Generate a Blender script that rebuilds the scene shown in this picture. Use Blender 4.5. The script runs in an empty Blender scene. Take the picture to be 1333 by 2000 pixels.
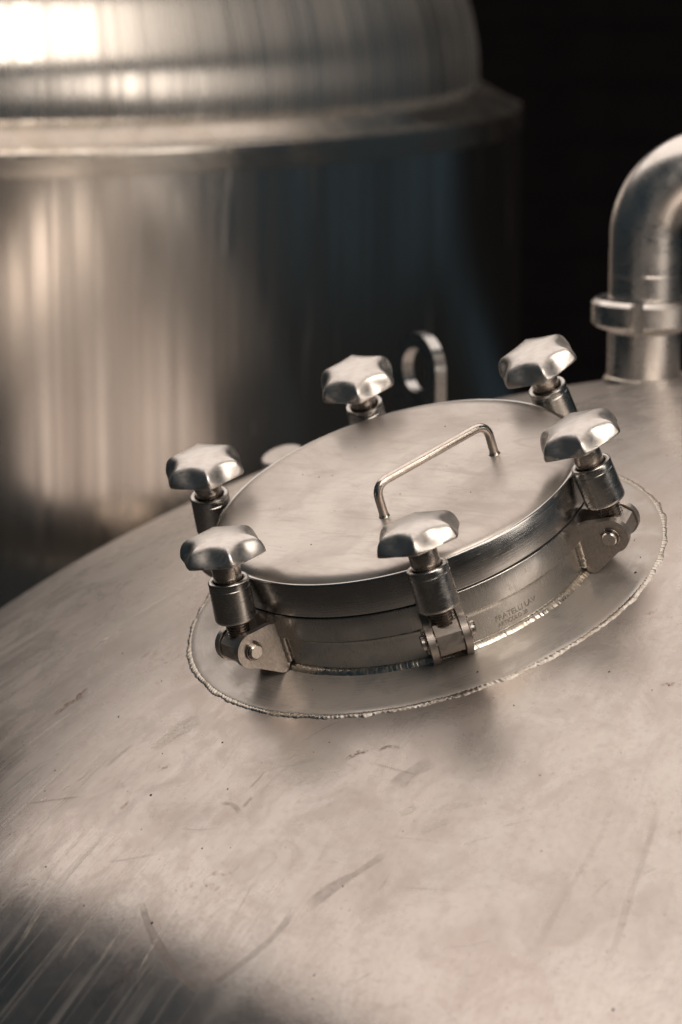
import bpy, bmesh, math, random
from mathutils import Vector, Matrix, noise
random.seed(7)
PI = math.pi
sc = bpy.context.scene
C = sc.collection

# ------------------------------------------------------------------ camera
PITCH = math.radians(12.5)
FPX, IW, IH = 5297.0, 1333.0, 2000.0
CAM = Vector((0.0, 0.0, 2.6))
RT = Vector((1, 0, 0)); UP = Vector((0, math.sin(PITCH), math.cos(PITCH))); FW = Vector((0, math.cos(PITCH), -math.sin(PITCH)))
def c2w(x, y, z): return RT * x + UP * y - FW * z
cd = bpy.data.cameras.new('camera'); cam = bpy.data.objects.new('camera', cd); C.objects.link(cam)
cam.location = CAM; cam.rotation_euler = (PI / 2 - PITCH, 0, 0)
cd.sensor_fit = 'VERTICAL'; cd.sensor_height = 36.0; cd.lens = FPX / IH * 36.0
cd.clip_start = 0.05; cd.clip_end = 100
cd.dof.use_dof = True; cd.dof.focus_distance = 2.74; cd.dof.aperture_fstop = 4.0
sc.camera = cam

# ------------------------------------------------------------------ world, lamps, exposure
w = bpy.data.worlds.new('World'); sc.world = w; w.use_nodes = True
bg = w.node_tree.nodes['Background']; bg.inputs[0].default_value = (0.46, 0.78, 1.0, 1); bg.inputs[1].default_value = 0.038
def area(name, loc, target, sx, sy, radiance, col):
    l = bpy.data.lights.new(name, 'AREA'); l.shape = 'RECTANGLE'; l.size = sx; l.size_y = sy
    l.energy = radiance * PI * sx * sy; l.color = col
    o = bpy.data.objects.new(name, l); C.objects.link(o); o.location = loc
    o.rotation_euler = (Vector(target) - Vector(loc)).to_track_quat('-Z', 'Y').to_euler()
    return o
ov = area('overhead_lamp', (-1.22, 6.1, 6.4), (-1.22, 6.1, 0), 10.0, 6.4, 1.56, (1.0, 0.875, 0.785))
ov.rotation_euler = (0, 0, math.radians(125.6)); ov.location = (-1.28, 6.28, 6.4)
area('key_lamp', (2.2, -2.2, 6.3), (0.1, 2.8, 2.0), 5.4, 3.8, 5.2, (1.0, 0.875, 0.76))
area('side_lamp', (4.0, 0.2, 2.75), (0.2, 2.6, 2.0), 2.6, 1.2, 3.8, (1.0, 0.88, 0.77))
sc.view_settings.view_transform = 'Standard'; sc.view_settings.look = 'None'
sc.view_settings.exposure = 0.0; sc.view_settings.gamma = 1.0; sc.view_settings.use_curve_mapping = False

# ------------------------------------------------------------------ the frame of the manhole and of the tank crown
RC = 1.9234                                               # crown radius of the front tank
N = c2w(-0.2746, 0.8684, 0.4129).normalized()             # manhole axis
MC = CAM + c2w(0.0868, -0.0676, -2.8908)                  # manhole centre, at the height where radius 0.2 meets the crown
HB = math.sqrt(RC * RC - 0.04)
SC = MC - N * HB                                          # crown sphere centre
U = (RT - N * RT.dot(N)).normalized(); V = N.cross(U)
MF = Matrix((U, V, N)).transposed().to_4x4(); MF.translation = MC
def hs(r): return math.sqrt(RC * RC - r * r) - HB         # crown height along the manhole axis
def ray(px, py): return c2w((px - IW / 2) / FPX, -(py - IH / 2) / FPX, -1).normalized()
def crown(px, py):
    d = ray(px, py); oc = SC - CAM; b = d.dot(oc); disc = b * b - oc.dot(oc) + RC * RC
    p = CAM + d * (b - math.sqrt(max(disc, 0)))
    return SC + (p - SC).normalized() * RC
MFI = MF.inverted()
def lidpt(px, py, h):                                     # point on the manhole plane at height h, in manhole coordinates
    d = ray(px, py); t = (MC + N * h - CAM).dot(N) / d.dot(N)
    return MFI @ (CAM + d * t)
def neckpt(px, py, r):
    o = MFI @ CAM; d = (MFI.to_3x3() @ ray(px, py))
    a = d.x**2 + d.y**2; b = o.x * d.x + o.y * d.y; c = o.x**2 + o.y**2 - r * r
    t = (-b - math.sqrt(b * b - a * c)) / a
    p = o + d * t
    return math.atan2(p.y, p.x), p.z

# ------------------------------------------------------------------ helpers
def link(name, me, m, parent=None, mat=None, sharp=35):
    if m and not me.materials: me.materials.append(m)
    o = bpy.data.objects.new(name, me); C.objects.link(o)
    if parent: o.parent = parent
    if mat is not None: o.matrix_local = mat
    return o
def finish(bm, name, sharp=32, smooth=True):
    bmesh.ops.recalc_face_normals(bm, faces=bm.faces)
    me = bpy.data.meshes.new(name); bm.to_mesh(me); bm.free()
    if smooth:
        me.polygons.foreach_set('use_smooth', [True] * len(me.polygons))
        me.set_sharp_from_angle(angle=math.radians(sharp))
    return me
def lathe(prof, segs=96, fn=None, closed=False):
    bm = bmesh.new(); rings = []
    for r, z in prof:
        if r < 1e-7: rings.append([bm.verts.new((0, 0, z))])
        else: rings.append([bm.verts.new((r * math.cos(2 * PI * i / segs), r * math.sin(2 * PI * i / segs), z)) for i in range(segs)])
    pairs = list(zip(rings, rings[1:])) + ([(rings[-1], rings[0])] if closed else [])
    for a, b in pairs:
        for i in range(segs):
            j = (i + 1) % segs
            if len(a) == 1 and len(b) == 1: continue
            if len(a) == 1: bm.faces.new((a[0], b[i], b[j]))
            elif len(b) == 1: bm.faces.new((a[i], a[j], b[0]))
            else: bm.faces.new((a[i], a[j], b[j], b[i]))
    if fn:
        for v in bm.verts: v.co = fn(v.co)
    return bm
def rnd(r0, z0, r1, z1, cr, cz, n=5):                      # points of a rounded corner from (r0,z0) to (r1,z1) with control (cr,cz)
    return [((1 - t)**2 * r0 + 2 * t * (1 - t) * cr + t * t * r1, (1 - t)**2 * z0 + 2 * t * (1 - t) * cz + t * t * z1) for t in [i / n for i in range(n + 1)]]
def empty(name, M, label, cat, group=None):
    o = bpy.data.objects.new(name, None); C.objects.link(o); o.matrix_world = M; o.empty_display_size = 0.05
    o['label'] = label; o['category'] = cat
    if group: o['group'] = group
    return o
def prism(poly, y0, y1, bev=0.0):                          # polygon in x,z extruded along y
    bm = bmesh.new()
    a = [bm.verts.new((x, y0, z)) for x, z in poly]; b = [bm.verts.new((x, y1, z)) for x, z in poly]
    n = len(poly); bm.faces.new(a); bm.faces.new(b[::-1])
    for i in range(n): bm.faces.new((a[i], b[i], b[(i + 1) % n], a[(i + 1) % n]))
    if bev: bmesh.ops.bevel(bm, geom=[e for e in bm.edges if e.calc_face_angle(0) > 0.5], offset=bev, segments=2, affect='EDGES', clamp_overlap=True)
    return bm
def tube(path, rad, segs=14, caps=True):
    bm = bmesh.new(); rings = []; nrm = None
    for i, p in enumerate(path):
        t = (path[min(i + 1, len(path) - 1)] - path[max(i - 1, 0)]).normalized()
        if nrm is None: nrm = t.orthogonal().normalized()
        nrm = (nrm - t * nrm.dot(t)).normalized(); bn = t.cross(nrm)
        rr = rad(i) if callable(rad) else rad
        rings.append([bm.verts.new(p + nrm * (rr * math.cos(2 * PI * k / segs)) + bn * (rr * math.sin(2 * PI * k / segs))) for k in range(segs)])
    for a, b in zip(rings, rings[1:]):
        for k in range(segs): bm.faces.new((a[k], a[(k + 1) % segs], b[(k + 1) % segs], b[k]))
    if caps: bm.faces.new(rings[0][::-1]); bm.faces.new(rings[-1])
    return bm
def fillet_path(pts, rad, n=8):                            # polyline with rounded corners
    out = [pts[0]]
    for a, b, c in zip(pts, pts[1:], pts[2:]):
        d0 = (a - b).normalized(); d1 = (c - b).normalized()
        p0 = b + d0 * rad; p1 = b + d1 * rad
        for i in range(n + 1):
            t = i / n; out.append(p0 * (1 - t)**2 + b * (2 * t * (1 - t)) + p1 * t * t)
    out.append(pts[-1]); return out
def bead(R, hfun, width, height, segs=900, seed=0, ripple=0.25, pitch=0.0035):
    """an uneven weld bead laid round the manhole axis at radius R"""
    bm = bmesh.new(); rings = []; k = 9
    for i in range(segs):
        a = 2 * PI * i / segs; q = Vector((math.cos(a) * 9, math.sin(a) * 9, seed))
        big = noise.noise(q * 1.3); mid = noise.noise(q * 5.0); fine = noise.noise(q * 14.0)
        ph = (a * R / pitch) % 1.0
        wv = width * (1 + 0.38 * big + 0.18 * mid + 0.06 * fine); hv = height * (1 + 0.2 * mid + 0.08 * fine - ripple * ph)
        off = width * (0.16 * big + 0.06 * mid)
        ring = []
        for j in range(k):
            s = -1 + 2 * j / (k - 1)
            r = R + off + s * wv
            ring.append(bm.verts.new((r * math.cos(a - 0.35 * (1 - s * s) * pitch / R), r * math.sin(a - 0.35 * (1 - s * s) * pitch / R), hfun(r) + hv * (1 - s * s) - 0.0006)))
        rings.append(ring)
    for i in range(segs):
        a, b = rings[i], rings[(i + 1) % segs]
        for j in range(k - 1): bm.faces.new((a[j], b[j], b[j + 1], a[j + 1]))
    return bm

# ------------------------------------------------------------------ materials
class NT:
    def __init__(s, name):
        s.m = bpy.data.materials.new(name); s.m.use_nodes = True; s.t = s.m.node_tree; s.b = s.t.nodes['Principled BSDF']
    def n(s, typ, **kw):
        x = s.t.nodes.new(typ)
        for k, v in kw.items(): setattr(x, k, v)
        return x
    def put(s, sock, v):
        if v is None: return
        if hasattr(v, 'is_output') or isinstance(v, bpy.types.NodeSocket): s.t.links.new(v, sock)
        else: sock.default_value = v
    def math(s, op, a, b=None, c=None, clamp=False):
        x = s.n('ShaderNodeMath', operation=op, use_clamp=clamp)
        for i, v in enumerate((a, b, c)): s.put(x.inputs[i], v)
        return x.outputs[0]
    def comb(s, a, b, c):
        x = s.n('ShaderNodeCombineXYZ')
        for i, v in enumerate((a, b, c)): s.put(x.inputs[i], v)
        return x.outputs[0]
    def noise(s, vec, scale=1.0, detail=4, rough=0.55, dist=0.0):
        x = s.n('ShaderNodeTexNoise'); s.put(x.inputs['Vector'], vec)
        x.inputs['Scale'].default_value = scale; x.inputs['Detail'].default_value = detail
        x.inputs['Roughness'].default_value = rough; x.inputs['Distortion'].default_value = dist
        return x.outputs[0]
    def ramp(s, v, lo, hi, a=0.0, b=1.0, smooth=True):
        x = s.n('ShaderNodeMapRange'); x.interpolation_type = 'SMOOTHSTEP' if smooth else 'LINEAR'
        s.put(x.inputs[0], v)
        for i, q in enumerate((lo, hi, a, b)): s.put(x.inputs[1 + i], q)
        return x.outputs[0]
    def mix(s, f, a, b, mode='MIX'):
        x = s.n('ShaderNodeMix', data_type='RGBA', blend_type=mode)
        s.put(x.inputs[0], f); s.put(x.inputs[6], a); s.put(x.inputs[7], b)
        return x.outputs[2]
    def coords(s):
        o = s.n('ShaderNodeTexCoord').outputs['Object']; p = s.n('ShaderNodeSeparateXYZ'); s.t.links.new(o, p.inputs[0])
        x, y, z = p.outputs
        az = s.math('ARCTAN2', x, s.math('MULTIPLY', y, -1.0))
        rad = s.math('SQRT', s.math('ADD', s.math('MULTIPLY', x, x), s.math('MULTIPLY', y, y)))
        return o, x, y, z, az, rad
    def film(s, fac, col, rough, metallic):
        b2 = s.n('ShaderNodeBsdfPrincipled'); s.put(b2.inputs['Base Color'], col); s.put(b2.inputs['Roughness'], rough); s.put(b2.inputs['Metallic'], metallic)
        if s.b.inputs['Normal'].is_linked: s.t.links.new(s.b.inputs['Normal'].links[0].from_socket, b2.inputs['Normal'])
        mx = s.n('ShaderNodeMixShader'); s.put(mx.inputs[0], fac); s.t.links.new(s.b.outputs[0], mx.inputs[1]); s.t.links.new(b2.outputs[0], mx.inputs[2])
        s.t.links.new(mx.outputs[0], s.t.nodes['Material Output'].inputs['Surface'])
    def bump(s, h, strength, dist):
        x = s.n('ShaderNodeBump'); x.inputs['Strength'].default_value = strength; x.inputs['Distance'].default_value = dist
        s.put(x.inputs['Height'], h); s.t.links.new(x.outputs[0], s.b.inputs['Normal'])
def c4(r, g, b): return (r, g, b, 1)

def steel(name, col, rough, grain='circ', gamp=0.25, blotch=0.2, blotch_scale=30.0, metallic=1.0, bump=0.05, dirt=0.0, aniso=0.0, gfreq=1.0, rvar=0.12, film=0.0):
    t = NT(name); o, x, y, z, az, rad = t.coords()
    if grain == 'circ': gv = t.comb(t.math('MULTIPLY', az, 3.0), t.math('MULTIPLY', z, 1600.0 * gfreq), t.math('MULTIPLY', rad, 1600.0 * gfreq))
    elif grain == 'lin': gv = t.comb(t.math('MULTIPLY', x, 1500.0 * gfreq), t.math('MULTIPLY', y, 1500.0 * gfreq), t.math('MULTIPLY', z, 40.0))
    else: gv = t.comb(t.math('MULTIPLY', x, 500.0), t.math('MULTIPLY', y, 90.0), t.math('MULTIPLY', z, 300.0))
    g = t.noise(gv, 1.0, 3, 0.6)
    bl = t.noise(o, blotch_scale, 5, 0.6, 0.4)
    c = t.mix(t.ramp(g, 0.3, 0.7, 0, gamp), c4(*col), c4(*[q * 0.55 for q in col]))
    c = t.mix(t.ramp(bl, 0.42, 0.72, 0, blotch), c, c4(col[0] * 0.72, col[1] * 0.64, col[2] * 0.55))
    if dirt:
        d = t.noise(o, blotch_scale * 7, 3, 0.7)
        c = t.mix(t.ramp(d, 0.60, 0.74, 0, dirt), c, c4(0.09, 0.055, 0.035))
    t.put(t.b.inputs['Base Color'], c)
    t.b.inputs['Metallic'].default_value = metallic
    rr = t.math('ADD', t.ramp(bl, 0.3, 0.7, rough - rvar * 0.5, rough + rvar), t.ramp(g, 0.3, 0.7, -0.05, 0.05))
    t.put(t.b.inputs['Roughness'], rr)
    if aniso:
        t.b.inputs['Anisotropic'].default_value = aniso
        tg = t.n('ShaderNodeTangent', direction_type='RADIAL', axis='Z'); t.t.links.new(tg.outputs[0], t.b.inputs['Tangent'])
    t.bump(g, bump, 0.0006)
    if film: t.film(t.ramp(bl, 0.35, 0.7, film * 0.75, film * 1.25), c, 0.55, 0.6)
    return t.m

def tank_steel():
    """weathered mill-finish plate: meridian grain, run marks below the shoulder, blotches, rust freckles"""
    t = NT('weathered_tank_steel'); o, x, y, z, az, rad = t.coords()
    fine = t.noise(t.comb(t.math('MULTIPLY', az, 260.0), t.math('MULTIPLY', rad, 12.0), 0.0), 1.0, 4, 0.65)
    fine2 = t.noise(t.comb(t.math('MULTIPLY', az, 45.0), t.math('MULTIPLY', rad, 3.5), 5.0), 1.0, 5, 0.65, 0.6)
    runs = t.noise(t.comb(t.math('MULTIPLY', az, 42.0), t.math('MULTIPLY', rad, 1.6), 2.0), 1.0, 3, 0.55, 0.25)
    runs2 = t.noise(t.comb(t.math('MULTIPLY', az, 90.0), t.math('MULTIPLY', rad, 2.2), 9.0), 1.0, 2, 0.5, 0.2)
    cloud = t.noise(t.comb(t.math('MULTIPLY', az, 9.0), t.math('MULTIPLY', rad, 3.2), 1.0), 1.0, 6, 0.62, 0.5)
    cloud2 = t.noise(t.comb(t.math('MULTIPLY', az, 30.0), t.math('MULTIPLY', rad, 17.0), 3.0), 1.0, 8, 0.70, 0.9); cloud3 = t.noise(o, 130.0, 6, 0.72, 0.3)
    low = t.ramp(rad, 0.88, 1.22, 0.12, 1.0)
    left = t.ramp(az, -0.50, -0.88, 0.05, 1.0)
    rm = t.math('MULTIPLY', t.math('MULTIPLY', t.math('MAXIMUM', t.ramp(runs, 0.51, 0.61), t.ramp(runs2, 0.56, 0.66, 0, 0.6)), low), left)
    vs = t.n('ShaderNodeVectorMath', operation='SUBTRACT'); t.put(vs.inputs[0], o); vs.inputs[1].default_value = MC - Vector((SC.x, SC.y, 0))
    cr = t.n('ShaderNodeVectorMath', operation='CROSS_PRODUCT'); t.put(cr.inputs[0], vs.outputs[0]); cr.inputs[1].default_value = N
    ln_ = t.n('ShaderNodeVectorMath', operation='LENGTH'); t.put(ln_.inputs[0], cr.outputs[0]); dist = t.math('ADD', ln_.outputs['Value'], t.ramp(t.noise(o, 30.0, 4, 0.6), 0.3, 0.7, -0.006, 0.006))
    heat = t.math('MULTIPLY', t.ramp(dist, 0.262, 0.268), t.ramp(dist, 0.296, 0.272))
    iso = t.noise(o, 16.0, 7, 0.68, 0.8); iso2 = t.noise(o, 5.0, 4, 0.6, 0.6)
    gl = t.math('ADD', 0.5, t.math('MULTIPLY', left, 0.6))
    c = t.mix(t.ramp(cloud, 0.35, 0.68), c4(0.535, 0.50, 0.470), c4(0.48, 0.432, 0.402))
    c = t.mix(t.math('MULTIPLY', t.ramp(cloud2, 0.46, 0.74, 0, 0.55), gl), c, c4(0.37, 0.31, 0.28))
    c = t.mix(t.math('MULTIPLY', t.ramp(fine2, 0.50, 0.74, 0, 0.45), gl), c, c4(0.36, 0.33, 0.31))
    c = t.mix(t.math('MULTIPLY', t.ramp(fine, 0.45, 0.75, 0, 0.30), gl), c, c4(0.36, 0.33, 0.31))
    c = t.mix(t.ramp(iso, 0.45, 0.66, 0, 0.38), c, c4(0.40, 0.335, 0.305))
    c = t.mix(t.ramp(cloud3, 0.46, 0.70, 0, 0.55), c, c4(0.38, 0.33, 0.30))
    c = t.mix(t.math('MULTIPLY', heat, 0.45), c, c4(0.40, 0.335, 0.30))
    rust = t.math('MULTIPLY', t.ramp(t.noise(o, 7.0, 3, 0.5), 0.58, 0.70), t.ramp(t.noise(o, 120.0, 4, 0.7), 0.55, 0.68))
    c = t.mix(t.math('MULTIPLY', rust, 0.75), c, c4(0.20, 0.085, 0.042))
    speck = t.ramp(t.noise(o, 260.0, 2, 0.5), 0.745, 0.78)
    c = t.mix(t.math('MULTIPLY', speck, 0.6), c, c4(0.05, 0.04, 0.035))
    t.put(t.b.inputs['Base Color'], c)
    t.b.inputs['Metallic'].default_value = 1.0
    t.put(t.b.inputs['Roughness'], t.math('MULTIPLY', t.math('ADD', t.ramp(iso2, 0.3, 0.7, 0.24, 0.31), t.ramp(iso, 0.35, 0.7, -0.02, 0.05)), t.ramp(rad, 1.0, 1.15, 1.0, 0.62)))
    h = t.math('ADD', t.math('MULTIPLY', fine, 0.5), t.math('MULTIPLY', cloud3, 0.5))
    t.bump(h, 0.10, 0.0010)
    ff = t.math('ADD', t.math('MULTIPLY', t.ramp(iso, 0.35, 0.70, 0.38, 0.58), t.ramp(rad, 1.00, 1.16, 1.0, 0.10)), t.math('MULTIPLY', rm, 0.20), clamp=True)
    fc = t.mix(t.math('MULTIPLY', rm, 0.6), t.mix(0.5, c, c4(0.50, 0.455, 0.42)), c4(0.55, 0.515, 0.475))
    t.film(ff, fc, 0.56, t.math('SUBTRACT', 0.72, t.math('MULTIPLY', rm, 0.22)))
    return t.m

def lid_steel():
    t = NT('worn_lid_steel'); o, x, y, z, az, rad = t.coords()
    cl = t.noise(o, 9.0, 6, 0.65, 0.8)
    rot = t.n('ShaderNodeVectorRotate', rotation_type='Z_AXIS'); t.put(rot.inputs['Vector'], o); rot.inputs['Angle'].default_value = 0.65
    ms = t.n('ShaderNodeMapping'); t.put(ms.inputs['Vector'], rot.outputs[0]); ms.inputs['Scale'].default_value = (38, 260, 38)
    sc1 = t.noise(ms.outputs[0], 1.0, 4, 0.6, 0.4)
    ms2 = t.n('ShaderNodeMapping'); t.put(ms2.inputs['Vector'], rot.outputs[0]); ms2.inputs['Scale'].default_value = (9, 34, 9)
    sm = t.noise(ms2.outputs[0], 1.0, 5, 0.66, 1.2)
    fl = t.noise(o, 300.0, 2, 0.5)
    c = t.mix(t.ramp(cl, 0.35, 0.7), c4(0.55, 0.512, 0.475), c4(0.46, 0.415, 0.385))
    c = t.mix(t.ramp(sc1, 0.5, 0.78, 0, 0.35), c, c4(0.36, 0.33, 0.31))
    c = t.mix(t.ramp(sm, 0.50, 0.66, 0, 0.6), c, c4(0.42, 0.375, 0.345))
    c = t.mix(t.ramp(fl, 0.74, 0.77, 0, 0.6), c, c4(0.07, 0.055, 0.05))
    t.put(t.b.inputs['Base Color'], c); t.b.inputs['Metallic'].default_value = 1.0
    t.put(t.b.inputs['Roughness'], t.math('ADD', t.ramp(cl, 0.3, 0.7, 0.27, 0.36), t.ramp(sm, 0.4, 0.7, 0.0, 0.07)))
    t.bump(sc1, 0.06, 0.0006)
    t.film(t.ramp(cl, 0.35, 0.7, 0.30, 0.50), c, 0.55, 0.6)
    return t.m

def rear_steel(name, amp=1.0, extra=0.0):
    t = NT(name); o, x, y, z, az, rad = t.coords()
    s1 = t.noise(t.comb(t.math('MULTIPLY', az, 75.0), t.math('MULTIPLY', z, 0.7), 0.0), 1.0, 5, 0.62, 0.15)
    s2 = t.noise(t.comb(t.math('MULTIPLY', az, 15.0), t.math('MULTIPLY', z, 0.5), 4.0), 1.0, 3, 0.55, 0.15)
    s3 = t.noise(t.comb(t.math('MULTIPLY', az, 28.0), t.math('MULTIPLY', z, 1.6), 8.0), 1.0, 4, 0.6, 0.3)
    c = t.mix(t.ramp(s1, 0.35, 0.68), c4(0.76, 0.72, 0.67), c4(0.48, 0.45, 0.42))
    c = t.mix(t.ramp(s2, 0.45, 0.7, 0, 0.40), c, c4(0.50, 0.455, 0.41))
    t.put(t.b.inputs['Base Color'], c)
    dep = t.ramp(s3, 0.60, 0.74)
    t.put(t.b.inputs['Metallic'], t.math('SUBTRACT', 0.985, t.math('MULTIPLY', dep, 0.06 * amp)))
    t.put(t.b.inputs['Roughness'], t.math('ADD', t.ramp(s1, 0.3, 0.7, 0.12 + extra, 0.23 + extra), t.math('MULTIPLY', dep, 0.15)))
    t.bump(s1, 0.10 * amp, 0.002)
    if extra:
        t.b.inputs['Anisotropic'].default_value = 0.95
        tg = t.n('ShaderNodeTangent', direction_type='RADIAL', axis='Z'); t.t.links.new(tg.outputs[0], t.b.inputs['Tangent'])
    return t.m

def flat(name, col, rough, metallic=0.0, nscale=40.0, var=0.3):
    t = NT(name); o = t.n('ShaderNodeTexCoord').outputs['Object']
    nz = t.noise(o, nscale, 4, 0.6)
    t.put(t.b.inputs['Base Color'], t.mix(t.ramp(nz, 0.3, 0.7, 0, var), c4(*col), c4(*[q * 0.45 for q in col])))
    t.b.inputs['Roughness'].default_value = rough; t.b.inputs['Metallic'].default_value = metallic
    return t.m

M_tank = tank_steel(); M_lid = lid_steel()
M_pad = steel('pad_steel', (0.49, 0.456, 0.427), 0.26, 'circ', 0.2, 0.45, 22.0, 1.0, 0.02, 0.0, rvar=0.06, film=0.8)
M_band = steel('brushed_band_steel', (0.55, 0.54, 0.525), 0.22, 'circ', 0.35, 0.15, 25.0, 1.0, 0.10, aniso=0.3, gfreq=0.8, rvar=0.05)
M_neck = steel('neck_steel', (0.53, 0.52, 0.50), 0.20, 'lin', 0.18, 0.30, 30.0, 0.97, 0.03, rvar=0.10)
M_knob = steel('satin_knob_steel', (0.57, 0.545, 0.52), 0.35, 'lin2', 0.20, 0.2, 60.0, 1.0, 0.015, rvar=0.06)
M_sleeve = steel('turned_sleeve_steel', (0.54, 0.525, 0.505), 0.23, 'circ', 0.30, 0.2, 80.0, 1.0, 0.04, aniso=0.35, rvar=0.06)
M_stem = steel('stained_stem_steel', (0.51, 0.465, 0.425), 0.24, 'circ', 0.25, 0.55, 110.0, 1.0, 0.05, 0.25, rvar=0.08)
M_thread = steel('oily_thread_steel', (0.34, 0.30, 0.27), 0.26, 'circ', 0.2, 0.4, 150.0, 1.0, 0.02, 0.3)
M_lug = steel('ground_lug_steel', (0.52, 0.47, 0.43), 0.36, 'lin2', 0.55, 0.35, 60.0, 0.92, 0.35)
M_pin = steel('pin_steel', (0.60, 0.55, 0.51), 0.25, 'lin2', 0.1, 0.25, 90.0, 1.0, 0.02)
M_weld = steel('weld_bead_steel', (0.58, 0.54, 0.485), 0.28, 'lin2', 0.35, 0.7, 90.0, 1.0, 0.12, 0.75)
M_rod = steel('handle_rod_steel', (0.62, 0.56, 0.51), 0.26, 'lin2', 0.15, 0.3, 70.0, 1.0, 0.02)
M_pipe = steel('polished_pipe_steel', (0.66, 0.63, 0.60), 0.27, 'circ', 0.12, 0.18, 22.0, 1.0, 0.03, rvar=0.08)
M_rear = rear_steel('streaked_rear_tank_steel'); M_reardome = rear_steel('streaked_rear_dome_steel', 0.6, 0.09)
M_ledge = steel('stained_ledge_steel', (0.64, 0.60, 0.55), 0.20, 'circ', 0.4, 0.5, 14.0, 0.97, 0.12, 0.5, rvar=0.08)
M_gap = flat('gasket_rubber', (0.02, 0.016, 0.014), 0.6)
M_etch = flat('etched_mark', (0.42, 0.38, 0.335), 0.36, 0.95, 700.0, 0.35)
M_grit = flat('dark_grit', (0.022, 0.017, 0.014), 0.9)
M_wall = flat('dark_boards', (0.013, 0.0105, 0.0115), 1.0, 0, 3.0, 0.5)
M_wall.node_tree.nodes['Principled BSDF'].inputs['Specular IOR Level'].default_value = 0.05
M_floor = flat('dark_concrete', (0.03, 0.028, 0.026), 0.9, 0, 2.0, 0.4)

# ------------------------------------------------------------------ the setting
def struct(o): o['kind'] = 'structure'; return o
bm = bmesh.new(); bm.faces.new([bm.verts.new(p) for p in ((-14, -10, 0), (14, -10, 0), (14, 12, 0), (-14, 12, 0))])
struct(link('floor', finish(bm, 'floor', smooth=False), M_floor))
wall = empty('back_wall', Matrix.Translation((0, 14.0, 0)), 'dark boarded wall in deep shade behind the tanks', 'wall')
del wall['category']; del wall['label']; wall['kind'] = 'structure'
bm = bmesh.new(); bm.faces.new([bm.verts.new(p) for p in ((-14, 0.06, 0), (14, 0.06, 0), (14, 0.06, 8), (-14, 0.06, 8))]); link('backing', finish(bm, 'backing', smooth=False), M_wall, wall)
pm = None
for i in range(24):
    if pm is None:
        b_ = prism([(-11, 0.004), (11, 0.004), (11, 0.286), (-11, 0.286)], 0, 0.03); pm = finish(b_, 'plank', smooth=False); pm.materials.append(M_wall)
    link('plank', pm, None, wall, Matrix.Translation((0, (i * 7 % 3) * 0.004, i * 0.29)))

# ------------------------------------------------------------------ front tank
AX = Vector((SC.x, SC.y, 0))
tank = empty('storage_tank', Matrix.Translation(AX), 'near stainless steel tank with broad stained domed top filling the foreground', 'tank')
RK = 0.12; A0 = math.asin(1.25 / RC); rk0 = (RC - RK) * math.sin(A0); zk0 = SC.z + (RC - RK) * math.cos(A0)
prof = [(RC * math.sin(A0 * i / 60), SC.z + RC * math.cos(A0 * i / 60)) for i in range(61)]
prof += [(rk0 + RK * math.sin(A0 + (PI / 2 - A0) * i / 22), zk0 + RK * math.cos(A0 + (PI / 2 - A0) * i / 22)) for i in range(1, 23)]
RTK = rk0 + RK
prof += [(RTK, zk0 - 0.05)]
link('domed_head', finish(lathe(prof, 288), 'domed_head', 60), M_tank, tank)
shell = link('shell', finish(lathe([(RTK, zk0 - 0.054), (RTK + .002, zk0 - 0.06), (RTK + .002, 0.55), (RTK + .002, 0.02), (RTK - 0.02, 0.0)], 160), 'shell', 40), M_tank, tank)
link('girth_weld', finish(lathe([(RTK - .002, zk0 - .049), (RTK + .004, zk0 - .051), (RTK + .005, zk0 - .054), (RTK + .004, zk0 - .058), (RTK - .002, zk0 - .060)], 160), 'girth_weld', 60), M_weld, tank)
ML = tank.matrix_world.inverted() @ MF                       # manhole frame in tank coordinates

# reinforcing plate let into the crown, with its weld
RP = 0.2607
pp = [(RP, hs(RP) - 0.002), (RP - 0.0008, hs(RP) + 0.0012)] + [(r, hs(r) + 0.0016) for r in [RP - 0.002 - (RP - 0.19) * i / 14 for i in range(15)]]
pad = link('reinforcing_plate', finish(lathe(pp, 192), 'reinforcing_plate', 40), M_pad, tank, ML)
wb = link('weld_bead', finish(bead(RP, hs, 0.0054, 0.0021, 1200, 3.0, 0.35, 0.005), 'pad_weld', 70), M_weld, pad)

# neck with collar
np_ = [(0.194, -0.02), (0.1945, 0.0335)] + rnd(0.1945, 0.0340, 0.1990, 0.0400, 0.1945, 0.0395, 6)[1:] + [(0.2003, 0.0418), (0.2003, 0.0672)] + rnd(0.2003, 0.0672, 0.1995, 0.0682, 0.2003, 0.0682, 3)[1:] + [(0.180, 0.0682)]
neck = link('manhole_neck', finish(lathe(np_, 192), 'manhole_neck', 30), M_neck, tank, ML)
neck['label'] = 'short stainless neck under the round cover, welded to the dome'
link('weld_bead', finish(bead(0.1975, lambda r: hs(r) + max(0, (0.2015 - r)) * 0.75, 0.0046, 0.0026, 1000, 11.0), 'neck_weld', 70), M_weld, neck)
gk = link('gasket', finish(lathe([(0.181, 0.0680), (0.1975, 0.0680), (0.1975, 0.0702), (0.181, 0.0702)], 128), 'gasket'), M_gap, tank, ML)
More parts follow.
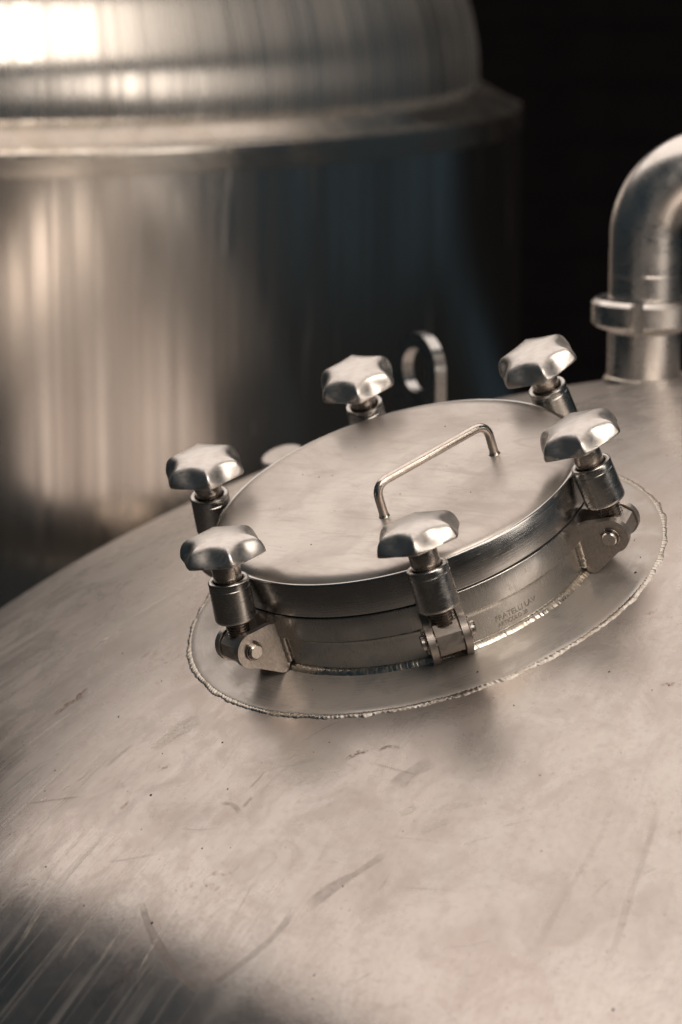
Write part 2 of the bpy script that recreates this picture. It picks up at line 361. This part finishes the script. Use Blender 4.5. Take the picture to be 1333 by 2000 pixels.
# lettering etched on the neck
def etched(body, p0, p1, size):
    a0, h0 = neckpt(*p0, 0.1945); a1, h1 = neckpt(*p1, 0.1945)
    cu = bpy.data.curves.new('etched_lettering', 'FONT'); cu.body = body; cu.size = size
    ob = bpy.data.objects.new('t', cu); C.objects.link(ob); bpy.context.view_layer.update()
    dg = bpy.context.evaluated_depsgraph_get(); me = bpy.data.meshes.new_from_object(ob.evaluated_get(dg)); bpy.data.objects.remove(ob); bpy.data.curves.remove(cu)
    xs = [v.co.x for v in me.vertices]; wd = max(xs); k = (a1 - a0) * 0.1945 / wd; hm = 0.5 * (h0 + h1)
    for v in me.vertices:
        a = a0 + v.co.x * k / 0.1945; R = 0.1945 + 0.00025
        v.co = (R * math.cos(a), R * math.sin(a), h0 + (h1 - h0) * 0 + v.co.y)
    return me
try:
    for body, p0, p1, s in (('FRATELLI LAV', (969, 1216), (1049, 1178), 0.0088), ('ARTICOLO 20', (975, 1226), (1033, 1200), 0.0066)):
        link('etched_lettering', etched(body, p0, p1, s), M_etch, neck)
except Exception as e:
    print('lettering', e)

# ------------------------------------------------------------------ cover with handle
cover = empty('manhole_cover', MF @ Matrix.Translation((0, 0, 0.0702)), 'round stainless manhole cover with brushed rim and bent rod handle', 'cover')
Z0 = 0.0702
cp = [(0, 0.1180), (0.05, 0.1177), (0.10, 0.1170), (0.15, 0.1158), (0.166, 0.1153)] + rnd(0.170, 0.1151, 0.1962, 0.1055, 0.1900, 0.1152, 10) + [(0.1966, 0.1040)]
link('cover_plate', finish(lathe([(r, z - Z0) for r, z in cp], 192), 'cover_plate', 50), M_lid, cover)
bp = [(0.1935, 0.0960), (0.1962, 0.1066)] + rnd(0.1968, 0.1075, 0.2000, 0.1066, 0.1998, 0.1084, 5) + [(0.2004, 0.1055), (0.2004, 0.0716)] + rnd(0.2004, 0.0712, 0.1994, 0.0704, 0.2004, 0.0704, 3) + [(0.1825, 0.0704)]
link('rim_band', finish(lathe([(r, z - Z0) for r, z in bp], 192), 'rim_band', 30), M_band, cover)
hA = lidpt(752, 1010, 0.116); hB = lidpt(967, 888, 0.116)
hz = Vector((0, 0, 0.041))
pA = Vector((hA.x, hA.y, 0.112)); pB = Vector((hB.x, hB.y, 0.112))
path = fillet_path([pA, pA + hz, pB + hz, pB], 0.016, 9)
handle = link('handle', finish(tube([p - Vector((0, 0, Z0)) for p in path], 0.0048, 18), 'handle', 50), M_rod, cover)
for p in (pA, pB):
    b_ = lathe([(0.0046, 0.0052)] + [(0.0046 + 0.0050 * t, 0.0052 - 0.0052 * math.sqrt(1 - (1 - t)**2)) for t in (.2, .4, .6, .8, 1)], 28, lambda c: c + Vector((noise.noise(c * 900), noise.noise(c * 700 + Vector((5, 5, 5))), 0)) * 0.0007)
    link('weld_bead', finish(b_, 'foot_weld', 60), M_weld, handle, Matrix.Translation((p.x, p.y, 0.1163 - Z0 - 0.0008)))

# ------------------------------------------------------------------ star knob clamps
RPIN, HPIN = 0.232, 0.043
RKN, HKN = 0.2165, 0.146
LEAN = math.atan2(RPIN - RKN, HKN + 0.012 - HPIN)
def knob_mesh():
    lobe = [(0, .0232), (.007, .0231), (.0135, .0227), (.020, .0219), (.0262, .0208), (.0318, .0193), (.0362, .0174), (.0400, .0147), (.0430, .0110), (.0448, .0070), (.0458, .0034), (.0461, .0004), (.0456, -.0004)]
    scal = [(0, .0232), (.007, .0231), (.0135, .0227), (.020, .0218), (.0254, .0203), (.0292, .0180), (.0310, .0152), (.0325, .0122), (.0343, .0090), (.0366, .0056), (.0390, .0026), (.0404, .0004), (.0400, -.0004)]
    seg = 132; bm = bmesh.new(); rings = []
    for (r0, z0), (r1, z1) in zip(lobe, scal):
        if r0 == 0: rings.append([bm.verts.new((0, 0, z0 * 0.96))]); continue
        ring = []
        for i in range(seg):
            a = 2 * PI * i / seg; k = (0.5 - 0.5 * math.cos(6 * a)) ** 1.0
            k = abs(math.sin(3 * a)) ** 1.15
            ring.append(bm.verts.new(((r0 + (r1 - r0) * k) * math.cos(a), (r0 + (r1 - r0) * k) * math.sin(a), (z0 + (z1 - z0) * k) * 0.96)))
        rings.append(ring)
    rin = [bm.verts.new((v.co.x * 0.93, v.co.y * 0.93, 0.0)) for v in rings[-1]]; rings.append(rin)
    rings.append([bm.verts.new((v.co.x * 0.45, v.co.y * 0.45, 0.006)) for v in rin])
    rings.append([bm.verts.new((0, 0, 0.009))])
    for a, b in zip(rings, rings[1:]):
        for i in range(seg):
            j = (i + 1) % seg
            if len(a) == 1: bm.faces.new((a[0], b[i], b[j]))
            elif len(b) == 1: bm.faces.new((a[i], a[j], b[0]))
            else: bm.faces.new((a[i], a[j], b[j], b[i]))
    me = finish(bm, 'knob', 55); me.materials.append(M_knob); return me
def mesh_of(bm, name, m, sharp=32):
    me = finish(bm, name, sharp); me.materials.append(m); return me
ME = {}
ME['knob'] = knob_mesh()
ME['stem'] = mesh_of(lathe([(0, .0105), (.0148, .0105), (.0148, -.0120), (.0148, -.0285), (.0140, -.030), (0, -.030)], 64), 'stem', M_stem)
# sleeve, local z measured from its top
sl = rnd(.0152, -.0022, .0186, 0, .0154, 0, 4) + rnd(.0190, 0, .0210, -.0020, .0210, 0, 4) + [(.0210, -.0068), (.0206, -.0073), (.0206, -.0082), (.0210, -.0087), (.0212, -.0405)] + rnd(.0212, -.0410, .0190, -.0447, .0212, -.0445, 5) + [(.0110, -.0447)]
ME['sleeve'] = mesh_of(lathe(sl, 72), 'sleeve', M_sleeve, 28)
th = [(0, 0)]
for i in range(9): th += [(.0102, -.0030 * i), (.0120, -.0030 * i - .0011), (.0120, -.0030 * i - .0017), (.0102, -.0030 * i - .0028)]
th += [(0, -.0030 * 9)]
ME['thread'] = mesh_of(lathe(th, 48), 'threaded_rod', M_thread, 25)
oct_ = [(0.0178 * math.cos(2 * PI * (i + .5) / 8), 0.0178 * math.sin(2 * PI * (i + .5) / 8)) for i in range(8)]
ME['eye'] = mesh_of(prism(oct_, -0.0125, 0.0125, 0.0014), 'eye_block', M_lug, 25)
ME['pin'] = mesh_of(lathe([(0, .0280), (.0066, .0280), (.0078, .0268), (.0078, .0232), (.0071, .0230), (.0071, .0222), (.0078, .0220), (.0078, -.0220), (.0071, -.0222), (.0071, -.0230), (.0078, -.0232), (.0078, -.0268), (.0066, -.0280), (0, -.0280)], 40), 'pin', M_pin)
def clip_mesh():
    path = [Vector((.0090 * math.cos(a), .0090 * math.sin(a), 0)) for a in [math.radians(110 + 320 * i / 30) for i in range(31)]]
    return mesh_of(tube(path, lambda i: 0.0011 + (0.0007 if i in (0, 1, 29, 30) else 0), 8), 'snap_ring', M_thread, 50)
ME['clip'] = clip_mesh()
# hinge lug: teardrop plate, x radial from the pin, z up from the pin
nose = 0.0188; xr = 0.1940 - RPIN
poly = [(nose * math.cos(math.radians(a)), nose * math.sin(math.radians(a))) for a in range(-78, 112, 8)]
poly = [(xr + 0.0045, -HPIN + 0.0035), (xr + 0.010, -HPIN + 0.0015), (xr + 0.014, -HPIN + 0.0030)] + poly + [(xr + 0.012, 0.0165), (xr, 0.0125), (xr, -HPIN + 0.012)]
ME['lug'] = mesh_of(prism(poly, -0.0035, 0.0035, 0.0009), 'hinge_lug', M_lug, 28)
def fillet_mesh():
    p = [Vector((0.0015 * noise.noise(Vector((i * .7, 0, 3))), 0.0007 * noise.noise(Vector((i * .9, 4, 0))), -0.034 + 0.044 * i / 24)) for i in range(25)]
    return mesh_of(tube(p, lambda i: 0.0036 * (1 + .18 * noise.noise(Vector((i * .8, 1, 1)))) * (0.6 if i in (0, 24) else 1), 10), 'fillet_weld', M_weld, 60)
ME['fillet'] = fillet_mesh()
PH = -2.4822
labs = ['star knob clamp at front left of the cover, lug face with pin showing',
        'star knob clamp at the front of the cover, hinge block seen head on',
        'star knob clamp at right of the cover, above the ground lug plate',
        'star knob clamp at back right of the cover, in front of the dark background',
        'star knob clamp at the back of the cover, left of the lifting lug',
        'star knob clamp at the left of the cover, nearest the bright rear tank wall']
rot = [0.09, -0.14, 0.02, 0.10, -0.09, -0.02]
knobdz = [0, 0.0, 0.0, 0.0, 0.0, 0.0]
RX = Matrix.Rotation(PI / 2, 4, 'X')
for i in range(6):
    a = PH + i * PI / 3
    F = MF @ Matrix.Rotation(a, 4, 'Z')
    cl = empty('star_knob_clamp', F @ Matrix.Translation((RPIN, 0, 0)), labs[i], 'clamp', 'star knob clamps around the manhole cover')
    P = Matrix.Translation((0, 0, HPIN))
    L = P @ Matrix.Rotation(-LEAN, 4, 'Y')                    # leaning axis through the pin
    def ax(h): return L @ Matrix.Translation((0, 0, h))
    # direction to the camera inside the clamp frame decides how the lobes are turned
    cdir = (F.inverted() @ CAM); turn = math.atan2(cdir.y, cdir.x - RPIN) + rot[i]
    kn = link('knob', ME['knob'], None, cl, ax(HKN - HPIN + 0.0) @ Matrix.Rotation(turn, 4, 'Z'))
    link('stem', ME['stem'], None, cl, ax(HKN - HPIN + 0.0005) @ Matrix.Rotation(turn * 1.7, 4, 'Z'))
    link('sleeve', ME['sleeve'], None, cl, ax(0.1185 - HPIN) @ Matrix.Rotation(turn * 2.3, 4, 'Z'))
    link('threaded_rod', ME['thread'], None, cl, ax(0.0765 - HPIN))
    link('eye_block', ME['eye'], None, cl, ax(0.0))
    pn = link('pin', ME['pin'], None, cl, P @ RX)
    link('snap_ring', ME['clip'], None, pn, Matrix.Translation((0, 0, 0.0226)) @ Matrix.Rotation(0.4 * i, 4, 'Z'))
    link('snap_ring', ME['clip'], None, pn, Matrix.Translation((0, 0, -0.0226)) @ Matrix.Rotation(0.7 * i, 4, 'Z'))
    for s in (-1, 1):
        FL = Matrix.Rotation(a, 4, 'Z') @ Matrix.Translation((RPIN, 0.0176 * s, HPIN))
        link('hinge_lug', ME['lug'], None, neck, FL)
        link('fillet_weld', ME['fillet'], None, neck, FL @ Matrix.Translation((xr + 0.0012, 0.0035 * s, 0)))

# ------------------------------------------------------------------ lifting lug on the crown
lp = crown(815, 797)
ld = Vector((-0.53, 0.85, 0)).normalized(); lz = Vector((0, 0, 1)); ln = ld.cross(lz)
LM = Matrix((ld, ln, lz)).transposed().to_4x4(); LM.translation = lp + Vector((0, 0, -0.02))
def ring_plate(ro, ri, zc, zb, t, n=40):
    bm = bmesh.new(); lay = []
    for y in (-t / 2, t / 2):
        outer = []; inner = []
        for i in range(n):
            a = 2 * PI * i / n; ca, sa = math.cos(a), math.sin(a)
            if sa >= 0: ox, oz = ro * ca, zc + ro * sa
            else:
                k = ro / max(abs(ca), 1e-6); zz = sa * k
                if zc + zz < zb: kk = (zb - zc) / sa; ox, oz = ca * kk, zb
                else: ox, oz = ca * k, zc + zz
            outer.append(bm.verts.new((ox, y, oz))); inner.append(bm.verts.new((ri * ca, y, zc + ri * sa)))
        lay.append((outer, inner))
    for i in range(n):
        j = (i + 1) % n
        (o0, i0), (o1, i1) = lay
        bm.faces.new((o0[i], o0[j], i0[j], i0[i])); bm.faces.new((o1[i], i1[i], i1[j], o1[j]))
        bm.faces.new((o0[i], o1[i], o1[j], o0[j])); bm.faces.new((i0[i], i0[j], i1[j], i1[i]))
    bmesh.ops.bevel(bm, geom=[e for e in bm.edges if e.calc_face_angle(0) > 1.0], offset=0.0012, segments=2, affect='EDGES')
    return bm
lug = link('lifting_lug', finish(ring_plate(0.050, 0.030, 0.086, 0.0, 0.017), 'lifting_lug', 30), M_band, tank, tank.matrix_world.inverted() @ LM)
lug['label'] = 'upright lifting eye plate with round hole behind the cover'

# small flat cap behind the cover
kp = crown(560, 916); kn_ = N
KM = kn_.to_track_quat('Z', 'Y').to_matrix().to_4x4(); KM.translation = kp
cap = empty('small_cap', KM, 'small round flat cap peeking over the left back edge of the cover', 'cap')
link('cap_disc', finish(lathe([(0, .0225), (.022, .0222)] + rnd(.024, .022, .0275, .0185, .0275, .022, 4) + [(.0275, .0125), (.026, .0115), (0, .0115)], 64), 'cap_disc'), M_pad, cap)
link('stub', finish(lathe([(.019, .012), (.019, -.01)], 48), 'stub'), M_stem, cap)

# ------------------------------------------------------------------ pipe with union nut and elbow
pb = crown(1260, 742)
pr = 0.0468
PM = Matrix.Translation((pb.x + 0.0, pb.y + 0.02, pb.z))
pipe = empty('elbow_pipe', PM, 'stainless pipe elbow with slotted union nut rising from the tank top', 'pipe')
link('pipe_stub', finish(lathe([(pr, -0.03), (pr, 0.060), (pr + .004, 0.064), (pr + .004, 0.072)], 96), 'pipe_stub'), M_pipe, pipe)
link('weld_bead', finish(lathe([(pr - .001, .004), (pr + .0022, .0025), (pr + .0035, .0), (pr + .0045, -.004), (pr - .001, -.008)], 120, lambda c: c * (1 + 0.02 * noise.noise(c * 300))), 'stub_weld', 60), M_weld, pipe)
def nut_mesh():
    ro, ri, h = 0.0682, pr + .001, 0.0365
    bm = lathe([(ri, 0.001), (ro - .006, 0), (ro - .001, .004), (ro, .006), (ro, h - .006), (ro - .0012, h - .004), (ro - .006, h), (ri, h - .001)], 180, closed=True)
    for v in bm.verts:
        a = math.degrees(math.atan2(v.co.y, v.co.x)) % 90
        r = math.hypot(v.co.x, v.co.y)
        if r > ro - .008:
            d = abs(a - 75)
            if d < 5.1: k = (ro - .009) / r; v.co.x *= k; v.co.y *= k
    return finish(bm, 'union_nut', 25)
link('union_nut', nut_mesh(), M_pipe, pipe, Matrix.Translation((0, 0, 0.0665)))
eb = 0.0895; z0 = 0.103; ze = 0.183
pts = [Vector((0, 0, z0 + (ze - z0) * i / 6)) for i in range(7)] + [Vector((eb - eb * math.cos(t), 0, ze + eb * math.sin(t))) for t in [PI / 2 * i / 28 for i in range(1, 29)]] + [Vector((eb + 0.05 * i, 0, ze + eb)) for i in range(1, 9)]
elb = link('elbow', finish(tube(pts, pr, 72, False), 'elbow', 60), M_pipe, pipe, Matrix.Rotation(math.radians(-6), 4, 'Z'))
link('weld_seam', finish(lathe([(pr - .001, .130), (pr + .0003, .1325), (pr + .0004, .1335), (pr + .0003, .1345), (pr - .001, .137)], 96), 'seam', 60), M_pipe, elb)

# ------------------------------------------------------------------ rear tank
RD = 5.6; RR = 1.196; RXC = -0.83
ZR = 2.6 - 0.384
rear = empty('storage_tank', Matrix.Translation((RXC, RD, 0)), 'larger streaked stainless tank with stepped domed top standing behind', 'tank')
link('shell', finish(lathe([(RR, 0.0), (RR, ZR - 0.040)], 256), 'rear_shell', 60), M_rear, rear)
link('shoulder_band', finish(lathe([(RR - .002, ZR - 0.046), (RR + .0015, ZR - 0.044), (RR + .0025, ZR - 0.010)] + rnd(RR + .0025, ZR - .003, RR - .004, ZR + .001, RR + .0025, ZR + .001, 4) + [(RR - .02, ZR + .008), (RR - .05, ZR + .026), (RR - .080, ZR + .044), (RR - .110, ZR + .044)], 256,
     lambda c: c + Vector((0, 0, 0.0012 * noise.noise(Vector((math.atan2(c.y, c.x) * 9, math.hypot(c.x, c.y) * 30, 1)))))), 'shoulder_band', 40), M_ledge, rear)
rb_ = RR - 0.086; hd = 0.70
dp = [(rb_, ZR + 0.03), (rb_, ZR + 0.065)] + [(rb_ * math.cos(PI / 2 * i / 48), ZR + 0.065 + hd * math.sin(PI / 2 * i / 48)) for i in range(1, 48)] + [(0, ZR + .065 + hd)]
link('domed_head', finish(lathe(dp, 256), 'rear_head', 60), M_reardome, rear)

# ------------------------------------------------------------------ smears, scratches and grit on the near tank
def smear_mat(name='dried_smear', col=(0.30, 0.25, 0.22), rough=0.55, met=0.4, ns=160.0, lo=0.3, hi=0.7, base=0.55):
    t = NT(name); at = t.n('ShaderNodeAttribute'); at.attribute_name = 'fade'
    o = t.n('ShaderNodeTexCoord').outputs['Object']; nz = t.noise(o, ns, 4, 0.65)
    t.b.inputs['Base Color'].default_value = c4(*col); t.b.inputs['Roughness'].default_value = rough; t.b.inputs['Metallic'].default_value = met
    t.put(t.b.inputs['Alpha'], t.math('MULTIPLY', at.outputs['Fac'], t.ramp(nz, lo, hi, base, 1.0)))
    return t.m
M_smear = smear_mat(); M_rust = smear_mat('rust_stain', (0.22, 0.095, 0.05), 0.7, 0.0, 260.0, 0.44, 0.56, 0.0); M_pale = smear_mat('pale_water_mark', (0.80, 0.74, 0.66), 0.6, 0.0, 120.0, 0.35, 0.6, 0.3)
def smear(pixels, width, strength, mat=None, name='dried_smear'):
    pts = [crown(*p) for p in pixels]; fine = []
    for a, b, c, d in zip([pts[0]] + pts[:-2], pts[:-1], pts[1:], pts[2:] + [pts[-1]]):
        for i in range(8):
            t = i / 8; fine.append(0.5 * (2 * b + (c - a) * t + (2 * a - 5 * b + 4 * c - d) * t * t + (3 * b - a - 3 * c + d) * t**3))
    fine.append(pts[-1]); n = len(fine)
    bm = bmesh.new(); lay = bm.verts.layers.float.new('fade'); rows = []
    for i, p in enumerate(fine):
        t = (fine[min(i + 1, n - 1)] - fine[max(i - 1, 0)]).normalized(); nr = (p - SC).normalized(); s = t.cross(nr)
        wv = width * (0.8 + 0.5 * noise.noise(p * 40)); e = min(1, i / 4, (n - 1 - i) / 4); row = []
        for j, f in ((-1, 0), (-.75, .95), (0, .85), (.75, .95), (1, 0)):
            q = p + s * wv * j; v = bm.verts.new(SC + (q - SC).normalized() * (RC + 0.0004) - AX); v[lay] = f * e * strength; row.append(v)
        rows.append(row)
    for a, b in zip(rows, rows[1:]):
        for j in range(4): bm.faces.new((a[j], a[j + 1], b[j + 1], b[j]))
    link(name, finish(bm, name, 180), mat or M_smear, tank)
smear([(276, 1762), (292, 1810), (318, 1858), (352, 1905), (392, 1938)], 0.0055, 0.34)
smear([(392, 1938), (440, 1905), (500, 1860), (545, 1818), (572, 1780)], 0.0055, 0.26)
smear([(600, 1772), (655, 1730), (705, 1700), (752, 1668)], 0.0070, 0.32)
smear([(1286, 1580), (1262, 1660), (1228, 1760), (1192, 1880)], 0.0042, 0.13)
smear([(1196, 1565), (1170, 1640), (1110, 1740), (1040, 1870)], 0.0032, 0.08)
smear([(772, 1536), (800, 1512), (846, 1486)], 0.0110, 0.24)
smear([(430, 1568), (455, 1572), (470, 1588)], 0.0035, 0.34)
smear([(474, 1578), (484, 1566), (494, 1556)], 0.0030, 0.34)
smear([(640, 1480), (560, 1500), (500, 1560)], 0.0030, 0.10)
smear([(205, 1500), (232, 1476), (262, 1452)], 0.0035, 0.24)
for px, w_, st in (([(106, 1398), (130, 1378), (172, 1352)], 0.006, 0.55), ([(150, 1366), (160, 1352), (172, 1346)], 0.004, 0.6), ([(676, 1484), (700, 1470), (722, 1468)], 0.0035, 0.6), ([(740, 1466), (760, 1458), (782, 1462)], 0.003, 0.6), ([(306, 1510), (322, 1500), (334, 1494)], 0.003, 0.4), ([(1290, 1340), (1310, 1336), (1332, 1340)], 0.004, 0.35), ([(630, 1236), (640, 1230), (650, 1228)], 0.002, 0.2)):
    smear(px, w_, st, M_rust, 'rust_stain')
for px, w_, st in (([(300, 1466), (330, 1440), (362, 1418), (392, 1404)], 0.014, 0.55), ([(122, 1544), (130, 1536), (138, 1534)], 0.003, 0.8), ([(80, 1566), (86, 1562), (92, 1560)], 0.003, 0.8), ([(202, 1252), (208, 1248), (214, 1247)], 0.003, 0.8), ([(470, 1300 + 210), (540, 1490), (600, 1470)], 0.016, 0.22), ([(780, 1590), (800, 1582), (815, 1570)], 0.007, 0.4), ([(820, 1626), (850, 1612), (880, 1600)], 0.006, 0.35), ([(860, 1580), (900, 1572), (926, 1574)], 0.006, 0.3),
                   ([(0, 1560), (60, 1512), (130, 1452), (210, 1390)], 0.004, 0.2), ([(10, 1690), (90, 1600), (170, 1520), (240, 1455)], 0.004, 0.35), ([(40, 1790), (110, 1690), (190, 1600)], 0.004, 0.22), ([(0, 1620), (70, 1555), (150, 1480)], 0.003, 0.35), ([(90, 1770), (150, 1690), (215, 1620)], 0.003, 0.35), ([(0, 1500), (80, 1436), (160, 1380)], 0.003, 0.3), ([(400, 1130), (330, 1165), (260, 1205)], 0.004, 0.35), ([(30, 1860), (80, 1775), (130, 1700)], 0.005, 0.2), ([(120, 1880), (180, 1790), (240, 1710)], 0.004, 0.18), ([(190, 1890), (240, 1810), (290, 1740)], 0.0035, 0.16), ([(270, 1900), (310, 1830), (350, 1775)], 0.003, 0.25)):
    smear(px, w_, st, M_pale, 'pale_water_mark')
for i in range(26):
    x0, y0 = random.uniform(10, 1320), random.uniform(1420, 1960); a_ = random.uniform(-1.1, 0.3) if random.random() < .8 else random.uniform(0, 3); l_ = random.uniform(25, 120)
    smear([(x0, y0), (x0 + l_ * .5 * math.cos(a_), y0 + l_ * .5 * math.sin(a_) + random.uniform(-6, 6)), (x0 + l_ * math.cos(a_), y0 + l_ * math.sin(a_))], random.uniform(.0006, .0013), random.uniform(.15, .4), M_pale if random.random() < .35 else M_smear, 'fine_scratch')
bm = bmesh.new()
def fleck(p, nr, s):
    u = nr.orthogonal().normalized(); v = nr.cross(u); a0 = random.random() * 6; el = random.uniform(.5, 1)
    k = 6; base = [bm.verts.new(p + u * (s * math.cos(a0 + 2 * PI * i / k) * random.uniform(.7, 1.1)) + v * (s * el * math.sin(a0 + 2 * PI * i / k) * random.uniform(.7, 1.1))) for i in range(k)]
    top = bm.verts.new(p + nr * s * 0.7)
    for i in range(k): bm.faces.new((base[i], base[(i + 1) % k], top))
known = [(232, 1400, 2), (435, 1450, 2), (295, 1553, 2.6), (297, 1803, 2.6), (165, 1769, 1.6), (90, 1693, 1.6), (614, 1905, 1.8), (1198, 1972, 2.4), (1190, 1312, 2.2), (108, 1505, 1.8), (445, 1541, 1.8), (240, 1276, 1.8), (318, 1472, 1.4), (1307, 1339, 1.6), (1273, 1114, 1.5), (404, 1730, 1.5), (395, 1657, 1.6), (1058, 1662, 1.3), (1274, 1348, 1.4), (1004, 1378, 1.6), (88, 1545, 1.5), (20, 1630, 1.3), (45, 1450, 1.2), (316, 1330, 1.3), (670, 1731, 1.8), (360, 1420, 1.2)]
for x, y, s in known: p = crown(x, y); fleck(p, (p - SC).normalized(), s * 0.00075)
for i in range(70):
    p = crown(random.uniform(0, 1333), random.uniform(1420, 1980)); fleck(p, (p - SC).normalized(), random.uniform(.0004, .0009))
for x, y, s in [(608, 1063, 2.2), (500, 1106, 1.2), (783, 968, 1.4), (920, 962, 1.2), (592, 927, 1.4), (624, 933, 1.6), (650, 930, 1.1), (694, 874, 1.1), (547, 993, 1.1), (870, 833, 1.4), (487, 988, 1.1), (655, 1000, 1.0), (1010, 900, 1.0)]:
    q = lidpt(x, y, 0.1165); r = math.hypot(q.x, q.y); q.z = 0.1187 - 0.0035 * (r / .15)**2 + .0001; fleck(MF @ q, N, s * 0.0007)
for x, y, s in [(1242, 1121, 2.4), (934, 1315, 2.0), (1240, 1058, 1.3), (1252, 1091, 1.3), (520, 1300, 1.3), (612, 1350, 1.0)]:
    p = crown(x, y); nr = (p - SC).normalized(); fleck(p + nr * 0.0017, nr, s * 0.0008)
g = link('grit', finish(bm, 'grit', smooth=False), M_grit); g['kind'] = 'stuff'; g['label'] = 'tiny dark specks of grit scattered over the tank top and cover'
